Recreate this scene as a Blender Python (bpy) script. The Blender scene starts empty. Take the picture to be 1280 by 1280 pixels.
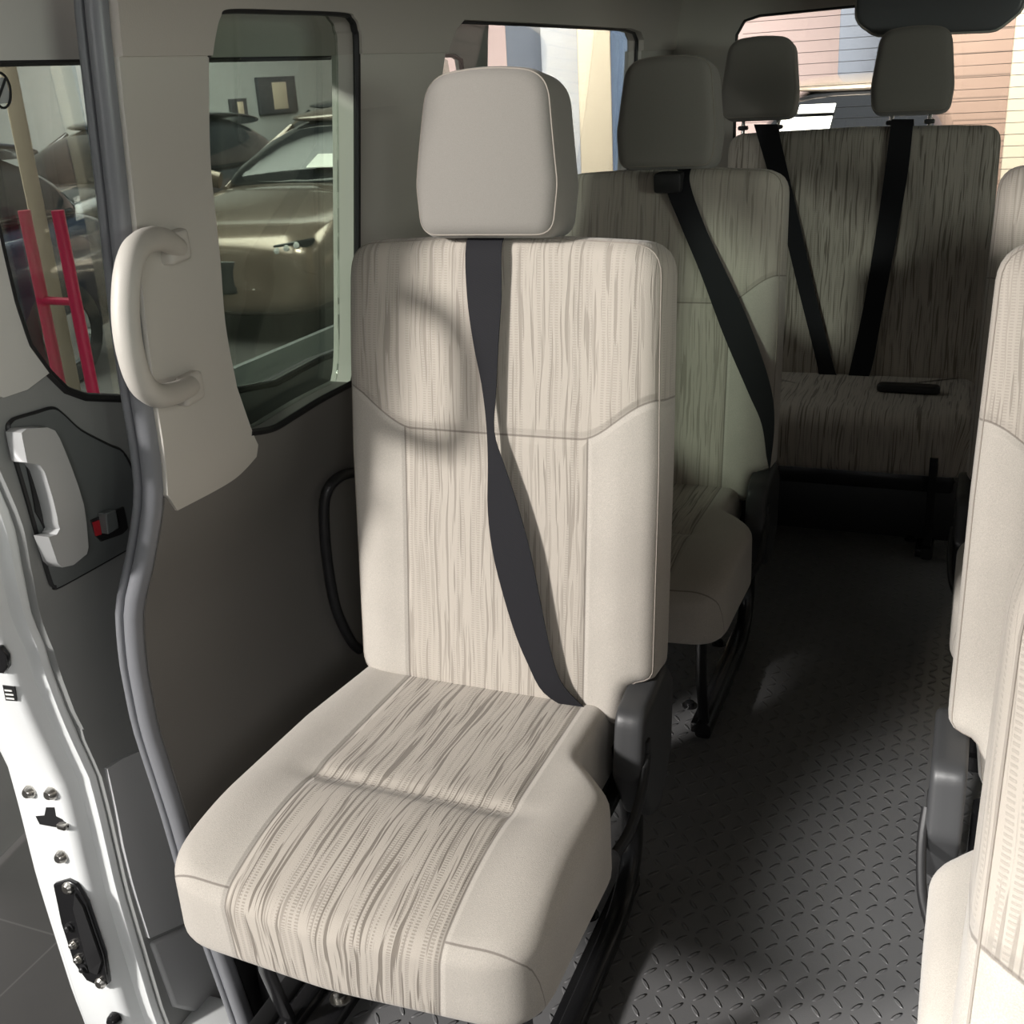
import bpy, bmesh, math, random
import numpy as np
from mathutils import Vector, Matrix
random.seed(7)
R = math.radians; PI = math.pi
SC = bpy.context.scene
COL = SC.collection
V = Vector

# ------------------------------------------------------------------ camera model (world: x right, y to the rear of the van, z up, van floor z=0)
FPX = 1402.3; EYE = V((0, 0, 1.27))
YAW, PITCH, ROLL = R(23.108), R(21.261), R(-3.363)
def cam_axes():
    f = V((-math.sin(YAW)*math.cos(PITCH), math.cos(YAW)*math.cos(PITCH), -math.sin(PITCH)))
    r0 = V((math.cos(YAW), math.sin(YAW), 0)); u0 = r0.cross(f)
    c, s = math.cos(ROLL), math.sin(ROLL)
    return c*r0 + s*u0, -s*r0 + c*u0, f
CR, CU, CF = cam_axes()
def ray(x, y): return CR*((x-640)/FPX) - CU*((y-640)/FPX) + CF
def on_plane(x, y, n, p):
    n = V(n); d = ray(x, y); return EYE + d*((V(p)-EYE).dot(n)/d.dot(n))
def atx(x, y, c): return on_plane(x, y, (1, 0, 0), (c, 0, 0))
def aty(x, y, c): return on_plane(x, y, (0, 1, 0), (0, c, 0))
def atz(x, y, c): return on_plane(x, y, (0, 0, 1), (0, 0, c))

# body side section: x of the inner trim as a function of height
SEC = [(-.30, -1.0), (-.19, -1.013), (.079, -1.06), (.216, -1.073), (.372, -1.095), (.483, -1.094), (.577, -1.081), (.658, -1.042),
       (.759, -1.003), (.828, -.997), (.895, -.996), (1.0, -.991), (1.161, -.975), (1.272, -.966), (1.376, -.957), (1.44, -.945), (1.6, -.92), (1.8, -.88)]
_zs = np.linspace(-.3, 1.8, 400)
_xs = np.interp(_zs, [a for a, b in SEC], [b for a, b in SEC])
_k = np.exp(-np.linspace(-2, 2, 21)**2); _k /= _k.sum()
_xs[10:-10] = np.convolve(_xs, _k, 'valid')
def XW(z): return float(np.interp(z, _zs, _xs))
def on_side(px, py, off=0.0):
    d = ray(px, py); lo, hi = 0.2, 9.0
    for _ in range(50):
        t = (lo+hi)/2; p = EYE + d*t
        if p.x > XW(p.z)+off: lo = t
        else: hi = t
    return EYE + d*lo

# ------------------------------------------------------------------ node helper
class Nd:
    def __init__(s, t, sock): s.t = t; s.s = sock
    def _m(s, op, b=None, c=None):
        n = s.t.nodes.new('ShaderNodeMath'); n.operation = op
        for i, v in enumerate((s, b, c)):
            if v is None: continue
            if isinstance(v, Nd): s.t.links.new(v.s, n.inputs[i])
            else: n.inputs[i].default_value = v
        return Nd(s.t, n.outputs[0])
    def __add__(s, o): return s._m('ADD', o)
    def __sub__(s, o): return s._m('SUBTRACT', o)
    def __mul__(s, o): return s._m('MULTIPLY', o)
    __rmul__ = __mul__; __radd__ = __add__
    def __truediv__(s, o): return s._m('DIVIDE', o)
    def abs(s): return s._m('ABSOLUTE')
    def sin(s): return s._m('SINE')
    def frac(s): return s._m('FRACT')
    def floor(s): return s._m('FLOOR')
    def mod(s, o): return s._m('FLOORED_MODULO', o)
    def max(s, o): return s._m('MAXIMUM', o)
    def min(s, o): return s._m('MINIMUM', o)
    def gt(s, o): return s._m('GREATER_THAN', o)
    def lt(s, o): return s._m('LESS_THAN', o)
    def ss(s, a, b):
        n = s.t.nodes.new('ShaderNodeMapRange'); n.interpolation_type = 'SMOOTHSTEP'
        s.t.links.new(s.s, n.inputs[0])
        for i, v in ((1, a), (2, b)):
            if isinstance(v, Nd): s.t.links.new(v.s, n.inputs[i])
            else: n.inputs[i].default_value = v
        return Nd(s.t, n.outputs[0])
def inv(x): return x*-1.0 + 1.0
class Mat:
    def __init__(s, name, rough=.6, metal=0, spec=.5):
        s.m = bpy.data.materials.new(name); s.m.use_nodes = True; s.t = s.m.node_tree
        s.b = s.t.nodes['Principled BSDF']
        s.b.inputs['Roughness'].default_value = rough; s.b.inputs['Metallic'].default_value = metal
        s.b.inputs['Specular IOR Level'].default_value = spec
    def col(s, c):
        if isinstance(c, Nd): s.t.links.new(c.s, s.b.inputs['Base Color'])
        else: s.b.inputs['Base Color'].default_value = (*c, 1)
        return s
    def uv(s, kind='UV'):
        n = s.t.nodes.new('ShaderNodeTexCoord'); q = s.t.nodes.new('ShaderNodeSeparateXYZ')
        s.t.links.new(n.outputs[kind], q.inputs[0])
        return [Nd(s.t, q.outputs[i]) for i in range(3)]
    def vec(s, x, y, z=0.0):
        q = s.t.nodes.new('ShaderNodeCombineXYZ')
        for i, v in enumerate((x, y, z)):
            if isinstance(v, Nd): s.t.links.new(v.s, q.inputs[i])
            else: q.inputs[i].default_value = v
        return Nd(s.t, q.outputs[0])
    def noise(s, x, y, z=0.0, detail=1.0, scale=1.0, rough=.5):
        n = s.t.nodes.new('ShaderNodeTexNoise'); n.inputs['Scale'].default_value = scale
        n.inputs['Detail'].default_value = detail; n.inputs['Roughness'].default_value = rough
        s.t.links.new(s.vec(x, y, z).s, n.inputs['Vector'])
        return Nd(s.t, n.outputs['Fac'])
    def mix(s, f, a, b):
        n = s.t.nodes.new('ShaderNodeMix'); n.data_type = 'RGBA'
        for i, v in ((0, f), (6, a), (7, b)):
            if isinstance(v, Nd): s.t.links.new(v.s, n.inputs[i])
            else: n.inputs[i].default_value = v if i == 0 else (*v, 1)
        return Nd(s.t, n.outputs[2])
    def bump(s, h, strength=.3, dist=.002):
        n = s.t.nodes.new('ShaderNodeBump'); n.inputs['Strength'].default_value = strength; n.inputs['Distance'].default_value = dist
        s.t.links.new(h.s, n.inputs['Height']); s.t.links.new(n.outputs[0], s.b.inputs['Normal']); return s
    def set(s, **k):
        for a, v in k.items(): s.b.inputs[a.replace('_', ' ')].default_value = v
        return s
def simple(name, c, rough=.6, metal=0, spec=.5, grain=0, gscale=900, vary=0):
    M = Mat(name, rough, metal, spec)
    x, y, z = M.uv('Object')
    if vary:
        n = M.noise(x, y, z, 3, 6)
        M.col(M.mix(n, [v*(1-vary) for v in c], [min(1, v*(1+vary)) for v in c]))
    else: M.col(c)
    if grain: M.bump(M.noise(x, y, z, 2, gscale), grain, .0008)
    return M.m

# ---- seat fabrics
PLAIN = (.485, .45, .402); PATT = (.475, .432, .378); STREAK = (.165, .143, .118)
def fabric_pattern(M, u, v):
    w = M.noise(u*22, v*7, 3.1, 1)
    uu = u + (w-.5)*.012
    n1 = M.noise(uu*200, v*6.5, .3, 1.2); n2 = M.noise(uu*330, v*10, 5.7, 1)
    s1 = n1.ss(.585, .63); s2 = n2.ss(.6, .66)*.55
    cols = M.noise(uu*95, v*1.5, 9.2, 0).ss(.45, .55)
    st = ((v*(2*PI/.0036)).sin()*.5+.5)*((uu*(2*PI/.0085)).sin()*.5+.5).ss(.15, .5)
    dots = st.ss(.35, .7)*cols*.5
    f = s1.max(s2).max(dots)
    return f
def seat_mat(name, kind):
    M = Mat(name, .92, 0, .15); u, v, _ = M.uv()
    au = u.abs()
    if kind == 'back':
        seam = au.ss(.13, .24)*.058 + .395
        ds = (v-seam)
        upper = ds.gt(0.0)
        cent = (au-.1425).lt(0.0)
        pat = upper.max(cent)
        lowmask = inv(upper)
        l1 = inv(ds.abs().ss(.0006, .0022)); l2 = inv((au-.1425).abs().ss(.0006, .002))*lowmask
        line = l1.max(l2)
        gro = inv(ds.abs().ss(.0, .012)).max(inv((au-.1425).abs().ss(0, .008))*lowmask*.6)
    elif kind == 'cushion':
        pat = (au-.1425).lt(0.0)
        fl = (v+.492).abs()*1.0
        cr = (v+.285).abs()
        line = inv((au-.1425).abs().ss(.0006, .002))
        line = line.max(inv(fl.ss(.0006, .0018))*inv(pat))
        dash = inv(cr.ss(.0008, .0022))*pat*((u*(2*PI/.012)).sin().gt(-.1))*.8
        line = line.max(dash)
        gro = inv(cr.ss(0, .02))*pat
        gro = gro.max(inv((au-.1425).abs().ss(0, .008))*.6)
    else:
        pat = (u*0.0).gt(-.5); line = inv((v+.08).abs().ss(.0005, .0015)) if kind == 'x' else (u*0.0); gro = line
    f = fabric_pattern(M, u, v)
    x, y, z = M.uv('Object')
    fine = M.noise(x, y, z, 2, 1000); blot = M.noise(x, y, z, 3, 14)
    plain = M.mix(fine.ss(.3, .7), [c*.86 for c in PLAIN], [c*1.10 for c in PLAIN])
    plain = M.mix(blot.ss(.35, .75)*.25, plain, [c*.8 for c in PLAIN])
    patt = M.mix(f*(.44 if kind == 'back' else .82), PATT, STREAK)
    c = M.mix(pat, plain, patt)
    c = M.mix(line*.65, c, (.12, .10, .085))
    M.col(c)
    M.bump(gro*-2.2 + f*pat*-.35 + fine*.22, .55, .003)
    M.set(Sheen_Weight=.25, Sheen_Roughness=.5)
    return M.m
def head_mat():
    M = Mat('headrest_cloth', .95, 0, .12); x, y, z = M.uv('Object')
    fine = M.noise(x, y, z, 2, 900); c = (.262, .247, .225)
    M.col(M.mix(fine, [v*.86 for v in c], [v*1.1 for v in c])); M.bump(fine, .25, .0008); M.set(Sheen_Weight=.2)
    return M.m
def floor_mat():
    M = Mat('diamond_plate_vinyl', .36, 0, .5); x, y, z = M.uv('Object')
    S = .027
    p = (x+y)*(.7071/S); q = (y-x)*(.7071/S)
    p = x/S; q = y/S
    ip = p.floor(); iq = q.floor(); par = (ip+iq).mod(2.0)
    a = p.frac()-.5; b = q.frac()-.5
    sg = par*2.0-1.0
    l = (a*.62+b*sg*.785); w = (b*sg*-.62+a*.785)
    w = a*.785 - b*sg*.62
    e = (l*l)*(1/(.46*.46)) + (w*w)*(1/(.13*.13))
    h = inv(e.ss(.25, 1.0))
    fine = M.noise(x, y, z, 2, 500); big = M.noise(x, y, z, 3, 5)
    M.col(M.mix(big, (.15, .15, .153), (.20, .20, .203)))
    M.bump(h*1.0 + fine*.05, .9, .0035)
    return M.m
def thin_glass(name, tint, refl=1.0):
    m = bpy.data.materials.new(name); m.use_nodes = True; t = m.node_tree
    for n in list(t.nodes): t.nodes.remove(n)
    o = t.nodes.new('ShaderNodeOutputMaterial'); mx = t.nodes.new('ShaderNodeMixShader')
    tr = t.nodes.new('ShaderNodeBsdfTransparent'); gl = t.nodes.new('ShaderNodeBsdfGlossy'); fr = t.nodes.new('ShaderNodeLayerWeight'); fr.inputs[0].default_value = .5
    tr.inputs[0].default_value = (*tint, 1); gl.inputs['Roughness'].default_value = .02; 
    pw = t.nodes.new('ShaderNodeMath'); pw.operation = 'POWER'; pw.inputs[1].default_value = 5; t.links.new(fr.outputs[1], pw.inputs[0])
    ma = t.nodes.new('ShaderNodeMath'); ma.operation = 'MULTIPLY_ADD'; ma.inputs[1].default_value = .9*refl; ma.inputs[2].default_value = .035*refl; t.links.new(pw.outputs[0], ma.inputs[0])
    t.links.new(ma.outputs[0], mx.inputs[0]); t.links.new(tr.outputs[0], mx.inputs[1]); t.links.new(gl.outputs[0], mx.inputs[2])
    t.links.new(mx.outputs[0], o.inputs[0]); return m
def belt_mat():
    M = Mat('seat_belt_webbing', .7, 0, .15); u, v, _ = M.uv()
    w = (v*(2*PI/.0016)+u*900).sin(); M.col((.017, .017, .020)); M.bump(w, .25, .0004); return M.m
def tile_mat():
    M = Mat('showroom_tile', .55, 0, .2); x, y, z = M.uv('Object')
    d = ((x/.8+.31).frac()-.5).abs().max(((y/.8+.12).frac()-.5).abs())
    M.col(M.mix(d.ss(.4955, .4985), M.mix(M.noise(x, y, z, 4, 3), (.045, .043, .043), (.075, .072, .07)), (.10, .097, .094))); return M.m
def siding_mat(name, c, pitch):
    M = Mat(name, .6); x, y, z = M.uv('Object')
    l = (z/pitch).frac(); M.col(M.mix(inv(l.ss(0, .12)), c, [v*.45 for v in c])); return M.m

m_back = seat_mat('seat_back_fabric', 'back'); m_cush = seat_mat('seat_cushion_fabric', 'cushion')
m_bback = seat_mat('bench_back_fabric', 'all'); m_bcush = seat_mat('bench_cushion_fabric', 'all'); m_head = head_mat(); m_floor = floor_mat(); m_belt = belt_mat(); m_tile = tile_mat()
m_pipe = simple('seam_piping', (.30, .27, .235), .9)
m_pillar = simple('pillar_plastic', (.52, .50, .455), .55, grain=.15, gscale=700)
m_lower = simple('lower_panel_plastic', (.165, .157, .146), .5, grain=.25, gscale=600)
m_liner = simple('headliner_felt', (.48, .445, .405), .95, grain=.4, gscale=420)
m_handle = simple('handle_plastic', (.52, .495, .45), .5, grain=.2, gscale=700)
m_rubber = simple('black_rubber', (.012, .012, .013), .5)
m_seal = simple('seal_rubber', (.20, .205, .22), .34, grain=.2, gscale=500)
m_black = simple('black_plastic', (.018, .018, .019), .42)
m_cover = simple('recliner_plastic', (.045, .046, .048), .42, grain=.15, gscale=500)
m_steel = simple('black_steel', (.012, .012, .013), .22, 0, .6)
m_chrome = simple('chrome', (.8, .8, .8), .12, 1)
m_zinc = simple('zinc_bolt', (.62, .6, .56), .28, 1)
m_white = simple('white_paint', (.80, .82, .82), .22, 0, .5)
m_doortrim = simple('door_trim_grey', (.25, .255, .25), .5, grain=.25, gscale=600)
m_doorlow = simple('door_lower_grey', (.44, .445, .45), .5, grain=.2, gscale=600)
m_doorlight = simple('door_upper_trim', (.55, .54, .515), .55, grain=.15, gscale=600)
m_bezel = simple('door_bezel', (.13, .14, .14), .38)
m_pull = simple('silver_grey_plastic', (.38, .385, .385), .35)
m_red = simple('red_mark', (.45, .02, .03), .5)
m_glass = thin_glass('tinted_glass', (.76, .80, .765)); m_clear = thin_glass('clear_glass', (.90, .92, .91))
m_gdark = simple('dark_car_glass', (.012, .013, .015), .06)
m_pink = simple('pink_red_film', (.88, .03, .13), .3)
m_paper = simple('white_paper', (.85, .85, .80), .8)
m_tyre = simple('tyre', (.015, .015, .015), .8)

# ------------------------------------------------------------------ mesh helpers
def link(o, parent=None):
    COL.objects.link(o)
    if parent is not None: o.parent = parent
    return o
def mesh_obj(name, verts, faces, mat, parent=None, uvs=None, smooth=True, angle=None):
    me = bpy.data.meshes.new(name); me.from_pydata([tuple(v) for v in verts], [], faces); me.validate()
    bm = bmesh.new(); bm.from_mesh(me); 
    bmesh.ops.recalc_face_normals(bm, faces=bm.faces); bm.to_mesh(me); bm.free()
    if uvs is not None:
        l = me.uv_layers.new(name='UVMap')
        for lp in me.loops: l.data[lp.index].uv = uvs[lp.vertex_index]
    for p in me.polygons: p.use_smooth = smooth
    if smooth and angle: me.set_sharp_from_angle(angle=R(angle))
    me.materials.append(mat)
    return link(bpy.data.objects.new(name, me), parent)
def empty(name, loc, rz=0):
    o = bpy.data.objects.new(name, None); o.empty_display_size = .1; o.location = loc; o.rotation_euler = (0, 0, rz); return link(o)
def tag(o, label, cat, group=None):
    o['label'] = label; o['category'] = cat
    if group: o['group'] = group
    return o
def struct(o): o['kind'] = 'structure'; return o
def copy_tree(o, parent=None):
    c = o.copy(); COL.objects.link(c)
    if parent is not None: c.parent = parent
    for ch in o.children: copy_tree(ch, c)
    return c
def rpoly(pts, n=160):
    """closed polygon with per-corner radius -> n evenly spaced points, counter-clockwise"""
    P = [np.array(p[:2], float) for p in pts]; out = []
    for i, p in enumerate(pts):
        a, b, c = P[i-1], P[i], P[(i+1) % len(P)]
        r = p[2] if len(p) > 2 else 0
        if r <= 0: out.append(b); continue
        d1 = a-b; d2 = c-b; l1 = np.linalg.norm(d1); l2 = np.linalg.norm(d2); d1 /= l1; d2 /= l2
        ang = math.acos(max(-1, min(1, d1@d2))); t = min(r/math.tan(ang/2), l1*.49, l2*.49)
        p0 = b+d1*t; p1 = b+d2*t
        for s in np.linspace(0, 1, 9): out.append((1-s)**2*p0+2*s*(1-s)*b+s*s*p1)
    out = np.array(out)
    if np.sum(out[:, 0]*np.roll(out[:, 1], -1)-np.roll(out[:, 0], -1)*out[:, 1]) < 0: out = out[::-1]
    q = np.vstack([out, out[:1]]); s = np.concatenate([[0], np.cumsum(np.linalg.norm(np.diff(q, axis=0), axis=1))])
    t = np.linspace(0, s[-1], n+1)[:-1]
    return np.stack([np.interp(t, s, q[:, 0]), np.interp(t, s, q[:, 1])], 1)
def onormals(p):
    t = np.roll(p, -1, 0)-np.roll(p, 1, 0); t /= np.linalg.norm(t, axis=1)[:, None]+1e-12
    n = np.stack([t[:, 1], -t[:, 0]], 1)
    for _ in range(2): n = (n*2+np.roll(n, 1, 0)+np.roll(n, -1, 0)); n /= np.linalg.norm(n, axis=1)[:, None]
    return n
def pad(name, outline, T, rf, rb, fn, mat, parent=None, crown=None, center=None, ni=12, nr=6, swell=0.0):
    """upholstered block: outline in (a,b), thickness T along c, rounded front/back edges; fn maps (a,b,c)->xyz"""
    p = outline; nrm = onormals(p); N = len(p)
    ctr = np.array(center) if center is not None else p.mean(0)
    verts = []; uvs = []; rings = []
    def add(pts, c, drop):
        ring = []
        for i, q in enumerate(pts):
            cc = c
            if crown: cc = c + crown(q[0], q[1])*max(0, min(1, c/T))**2
            ring.append(len(verts)); verts.append(fn(q[0], q[1], cc))
            base = q if drop <= 0 else p[i]-nrm[i]*rf
            uvs.append((base[0]+nrm[i, 0]*max(drop, 0), base[1]+nrm[i, 1]*max(drop, 0)))
        rings.append(ring)
    pb = p-nrm*rb; full = rf*PI/2+(T-rf-rb)
    for s in np.linspace(.12, 1, 5)[:-1]: add(ctr+(pb-ctr)*s, 0, full+.05)
    for th in np.linspace(0, PI/2, nr): add(p-nrm*rb*(1-math.sin(th))+nrm*swell*0, rb*(1-math.cos(th)), full+rb*(PI/2-th))
    for s in (.33, .66): add(p+nrm*swell, rb+(T-rf-rb)*s, rf*PI/2+(T-rf-rb)*(1-s))
    edge = None
    for th in np.linspace(0, PI/2, nr):
        add(p-nrm*rf*(1-math.cos(th)), T-rf+rf*math.sin(th), rf*(PI/2-th))
        if edge is None and th > PI/4-.35: edge = len(rings)-1
    pf = p-nrm*rf
    for s in np.linspace(1, .06, ni)[1:]: add(ctr+(pf-ctr)*s, T, -1)
    faces = []
    for a, b in zip(rings[:-1], rings[1:]):
        for i in range(N): j = (i+1) % N; faces.append((a[i], a[j], b[j], b[i]))
    for ring, c in ((rings[0], 0), (rings[-1], T)):
        k = len(verts); cc = c+(crown(*ctr) if crown and c else 0); verts.append(fn(ctr[0], ctr[1], cc)); uvs.append(tuple(ctr))
        for i in range(N): faces.append((ring[i], ring[(i+1) % N], k))
    o = mesh_obj(name, verts, faces, mat, parent, uvs)
    return o, [V(verts[i]) for i in rings[edge]]
def tube(name, pts, r, mat, parent=None, closed=False, n=8, flat=None, rfun=None):
    """swept round (or flattened) section along points"""
    P = [V(p) for p in pts]; m = len(P); verts = []; faces = []
    up = None; tang = []
    for i in range(m):
        a = P[i-1] if (i > 0 or closed) else P[i]; b = P[(i+1) % m] if (i < m-1 or closed) else P[i]
        tang.append((b-a).normalized())
    t0 = tang[0]; x = t0.orthogonal().normalized()
    if flat: x = (V(flat[0])-t0*V(flat[0]).dot(t0)).normalized()
    for i in range(m):
        t = tang[i]
        if flat: x = (V(flat[0])-t*V(flat[0]).dot(t)).normalized()
        else: x = (x-t*x.dot(t)).normalized()
        y = t.cross(x); rr = rfun(i/(m-1)) if rfun else r
        for k in range(n):
            a = 2*PI*k/n; ca, sa = math.cos(a), math.sin(a)
            if flat:
                e = flat[3] if len(flat) > 3 else 1
                ca = math.copysign(abs(ca)**e, ca); sa = math.copysign(abs(sa)**e, sa)
                verts.append(P[i]+x*ca*flat[1]*rr+y*sa*flat[2]*rr)
            else: verts.append(P[i]+x*ca*rr+y*sa*rr)
    for i in range(m if closed else m-1):
        j = (i+1) % m
        for k in range(n): l = (k+1) % n; faces.append((i*n+k, i*n+l, j*n+l, j*n+k))
    if not closed: faces.append(tuple(range(n))); faces.append(tuple((m-1)*n+k for k in range(n)))
    return mesh_obj(name, verts, faces, mat, parent, angle=50)
def spline(pts, n=40, closed=False):
    """Catmull-Rom through points"""
    P = [np.array(p, float) for p in pts]; out = []
    m = len(P); segs = m if closed else m-1
    for i in range(segs):
        if closed: a, b, c, d = P[i-1], P[i], P[(i+1) % m], P[(i+2) % m]
        else: a, b, c, d = P[max(i-1, 0)], P[i], P[i+1], P[min(i+2, m-1)]
        k = max(2, n//segs)
        for s in np.arange(k)/k:
            out.append(.5*((2*b)+(c-a)*s+(2*a-5*b+4*c-d)*s*s+(3*b-a-3*c+d)*s**3))
    if not closed: out.append(P[-1])
    return [tuple(p) for p in out]
def box(name, lo, hi, mat, parent=None, bevel=.003, seg=2):
    bm = bmesh.new(); bmesh.ops.create_cube(bm, size=1)
    lo = V(lo); hi = V(hi)
    for v in bm.verts: v.co = V([(lo[i]+hi[i])/2+v.co[i]*(hi[i]-lo[i]) for i in range(3)])
    if bevel: bmesh.ops.bevel(bm, geom=list(bm.edges)+list(bm.verts), offset=bevel, segments=seg, affect='EDGES', profile=.5)
    me = bpy.data.meshes.new(name); bm.to_mesh(me); bm.free(); me.materials.append(mat)
    for p in me.polygons: p.use_smooth = True
    me.set_sharp_from_angle(angle=R(40))
    return link(bpy.data.objects.new(name, me), parent)
def lathe(name, prof, mat, parent=None, loc=(0, 0, 0), axis=(0, 0, 1), n=16):
    """prof: list of (radius, height)"""
    verts = []; faces = []; rot = V((0, 0, 1)).rotation_difference(V(axis)).to_matrix(); m = len(prof)
    for r, h in prof:
        for k in range(n): verts.append(rot@V((r*math.cos(2*PI*k/n), r*math.sin(2*PI*k/n), h))+V(loc))
    for i in range(m-1):
        for k in range(n): l = (k+1) % n; faces.append((i*n+k, i*n+l, (i+1)*n+l, (i+1)*n+k))
    faces.append(tuple(range(n))); faces.append(tuple((m-1)*n+k for k in range(n)))
    return mesh_obj(name, verts, faces, mat, parent, angle=40)
def sheet(name, outline, holes, fn, thick, mat, parent=None, step=.03, bevel=0, cuts=True, flip=1, vstep=0):
    """flat outline (p,q) with holes, cut into strips, mapped by fn(p,q,d); d = depth behind the visible face"""
    bm = bmesh.new()
    for loop in [outline]+list(holes):
        vs = [bm.verts.new((p[0], p[1], 0)) for p in loop]
        for i in range(len(vs)): bm.edges.new((vs[i], vs[(i+1) % len(vs)]))
    bmesh.ops.triangle_fill(bm, edges=list(bm.edges), use_beauty=True)
    if cuts:
        qs = [v.co.y for v in bm.verts]; q = min(qs)+step
        while q < max(qs)-1e-4:
            bmesh.ops.bisect_plane(bm, geom=list(bm.verts)+list(bm.edges)+list(bm.faces), plane_co=(0, q, 0), plane_no=(0, 1, 0), dist=1e-6); q += step
    if vstep:
        qs = [v.co.x for v in bm.verts]; q = min(qs)+vstep
        while q < max(qs)-1e-4:
            bmesh.ops.bisect_plane(bm, geom=list(bm.verts)+list(bm.edges)+list(bm.faces), plane_co=(q, 0, 0), plane_no=(1, 0, 0), dist=1e-6); q += vstep
    top = list(bm.faces)
    ex = bmesh.ops.extrude_face_region(bm, geom=top)
    new = [g for g in ex['geom'] if isinstance(g, bmesh.types.BMVert)]
    for v in new: v.co.z = 1
    bmesh.ops.delete(bm, geom=[], context='FACES')
    for v in bm.verts: v.co = V(fn(v.co.x, v.co.y, v.co.z*thick))
    bmesh.ops.recalc_face_normals(bm, faces=bm.faces)
    me = bpy.data.meshes.new(name); bm.to_mesh(me); bm.free(); me.materials.append(mat)
    for p in me.polygons: p.use_smooth = True
    me.set_sharp_from_angle(angle=R(40))
    o = link(bpy.data.objects.new(name, me), parent)
    if bevel:
        b = o.modifiers.new('bevel', 'BEVEL'); b.width = bevel; b.segments = 3; b.limit_method = 'ANGLE'; b.angle_limit = R(50)
    return o
def side_fn(off=0.0):
    return lambda p, q, d: (XW(q)+off-d, p, q)
def side_pts(pix, off=0.0): 
    out = []
    for a in pix:
        w = on_side(a[0], a[1], off); out.append((w.y, w.z))
    return out
def ribbon(name, left, right, th, mat, parent=None):
    """webbing strip between two edge curves (3D points)"""
    n = len(left); verts = []; uvs = []; faces = []; s = 0
    for i in range(n):
        l = V(left[i]); r = V(right[i])
        a = (V(left[min(i+1, n-1)])-V(left[max(i-1, 0)])).normalized(); nn = (r-l).cross(a)
        nn = nn.normalized()*th/2 if nn.length > 1e-9 else V((0, 0, 0))
        if i: s += ((l+r)/2-(V(left[i-1])+V(right[i-1]))/2).length
        for k in range(5):
            verts.append(l+(r-l)*(k/4)+nn); uvs.append((k*.012, s))
        for k in range(5):
            verts.append(l+(r-l)*(k/4)-nn); uvs.append((k*.012, s))
    for i in range(n-1):
        a = i*10; b = a+10
        for k in range(4): faces.append((a+k, a+k+1, b+k+1, b+k)); faces.append((a+5+k, b+5+k, b+6+k, a+6+k))
        faces.append((a, b, b+5, a+5)); faces.append((a+4, a+9, b+9, b+4))
    faces.append((0, 5, 6, 7, 8, 9, 4, 3, 2, 1)); a = (n-1)*10; faces.append((a, a+1, a+2, a+3, a+4, a+9, a+8, a+7, a+6, a+5))
    return mesh_obj(name, verts, faces, mat, parent, uvs, angle=40)

# ------------------------------------------------------------------ seats
REC = R(9.1)
BUP = V((0, math.sin(REC), math.cos(REC))); BN = V((0, -math.cos(REC), math.sin(REC))); BASE = V((0, 0, .40))
def back_map(T, c0=0.0): return lambda a, b, c: BASE + V((a, 0, 0)) + BUP*b + BN*(c-T+c0)
MAIN = V((-.625, 1.36, 0))
def back_outline(hw, n=200, side=1):
    p = [(-hw+.01, -.01, .04), (hw-.045, -.03, .02), (hw-.036, .035, .018), (hw+.001, .045, .03), (hw, .35, .2), (hw-.006, .664, .05),
         (0, .676, .5), (-hw+.006, .664, .05), (-hw, .35, .2)]
    return rpoly([(a*side, b, r) for a, b, r in p], n)
def headrest(root, a0=0.0, b0=.668, s=1.0):
    o = rpoly([(a0-.100*s, b0+0, .03), (a0+.100*s, b0+0, .03), (a0+.107*s, b0+.07, .1), (a0+.090*s, b0+.213, .048), (a0, b0+.223, .5), (a0-.090*s, b0+.213, .048), (a0-.107*s, b0+.07, .1)], 120)
    h, e = pad('headrest', o, .125, .020, .05, back_map(.125, .045), m_head, root, crown=lambda a, b: .012*(1-((a-a0)/.11)**2)-.006*((b-b0-.1)/.11)**2, center=(a0, b0+.11))
    tube('seam', e, .0013, m_pipe, h, closed=True, n=5)
    for sx in (-.05, .05):
        tube('post', [back_map(0)(a0+sx, b0-.06, -.03), back_map(0)(a0+sx, b0+.02, -.03)], .0055, m_chrome, h, n=10)
        box('post_sleeve', V(back_map(0)(a0+sx, b0-.018, -.03))-V((.014, .012, .006)), V(back_map(0)(a0+sx, b0-.018, -.03))+V((.014, .012, .006)), m_cover, root, .004)
    return h
def bulge(hw):
    return lambda a, b: .010*(1-(a/hw)**2) + .007*math.exp(-((abs(a)-.19)/.03)**2) + .006*math.exp(-((b-.52)/.12)**2)
def cushion_outline(hw, side=1):
    L = [(-hw, -.50, .075), (0, -.515, .6), (hw, -.50, .075), (hw+.002, -.21, .06), (hw-.070, -.135, .05), (hw-.068, .05, .03), (-hw+.02, .05, .03), (-hw, -.15, .2)]
    return rpoly([(a*side, b, r) for a, b, r in L], 200)
CT = .142
def cush_map(a, y, c):
    z = .40-CT+c + .012*(-y/.5) - (.036*max(0, (-y-.33)/.17)**2) * (c/CT)
    return V((a, y, z))
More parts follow.
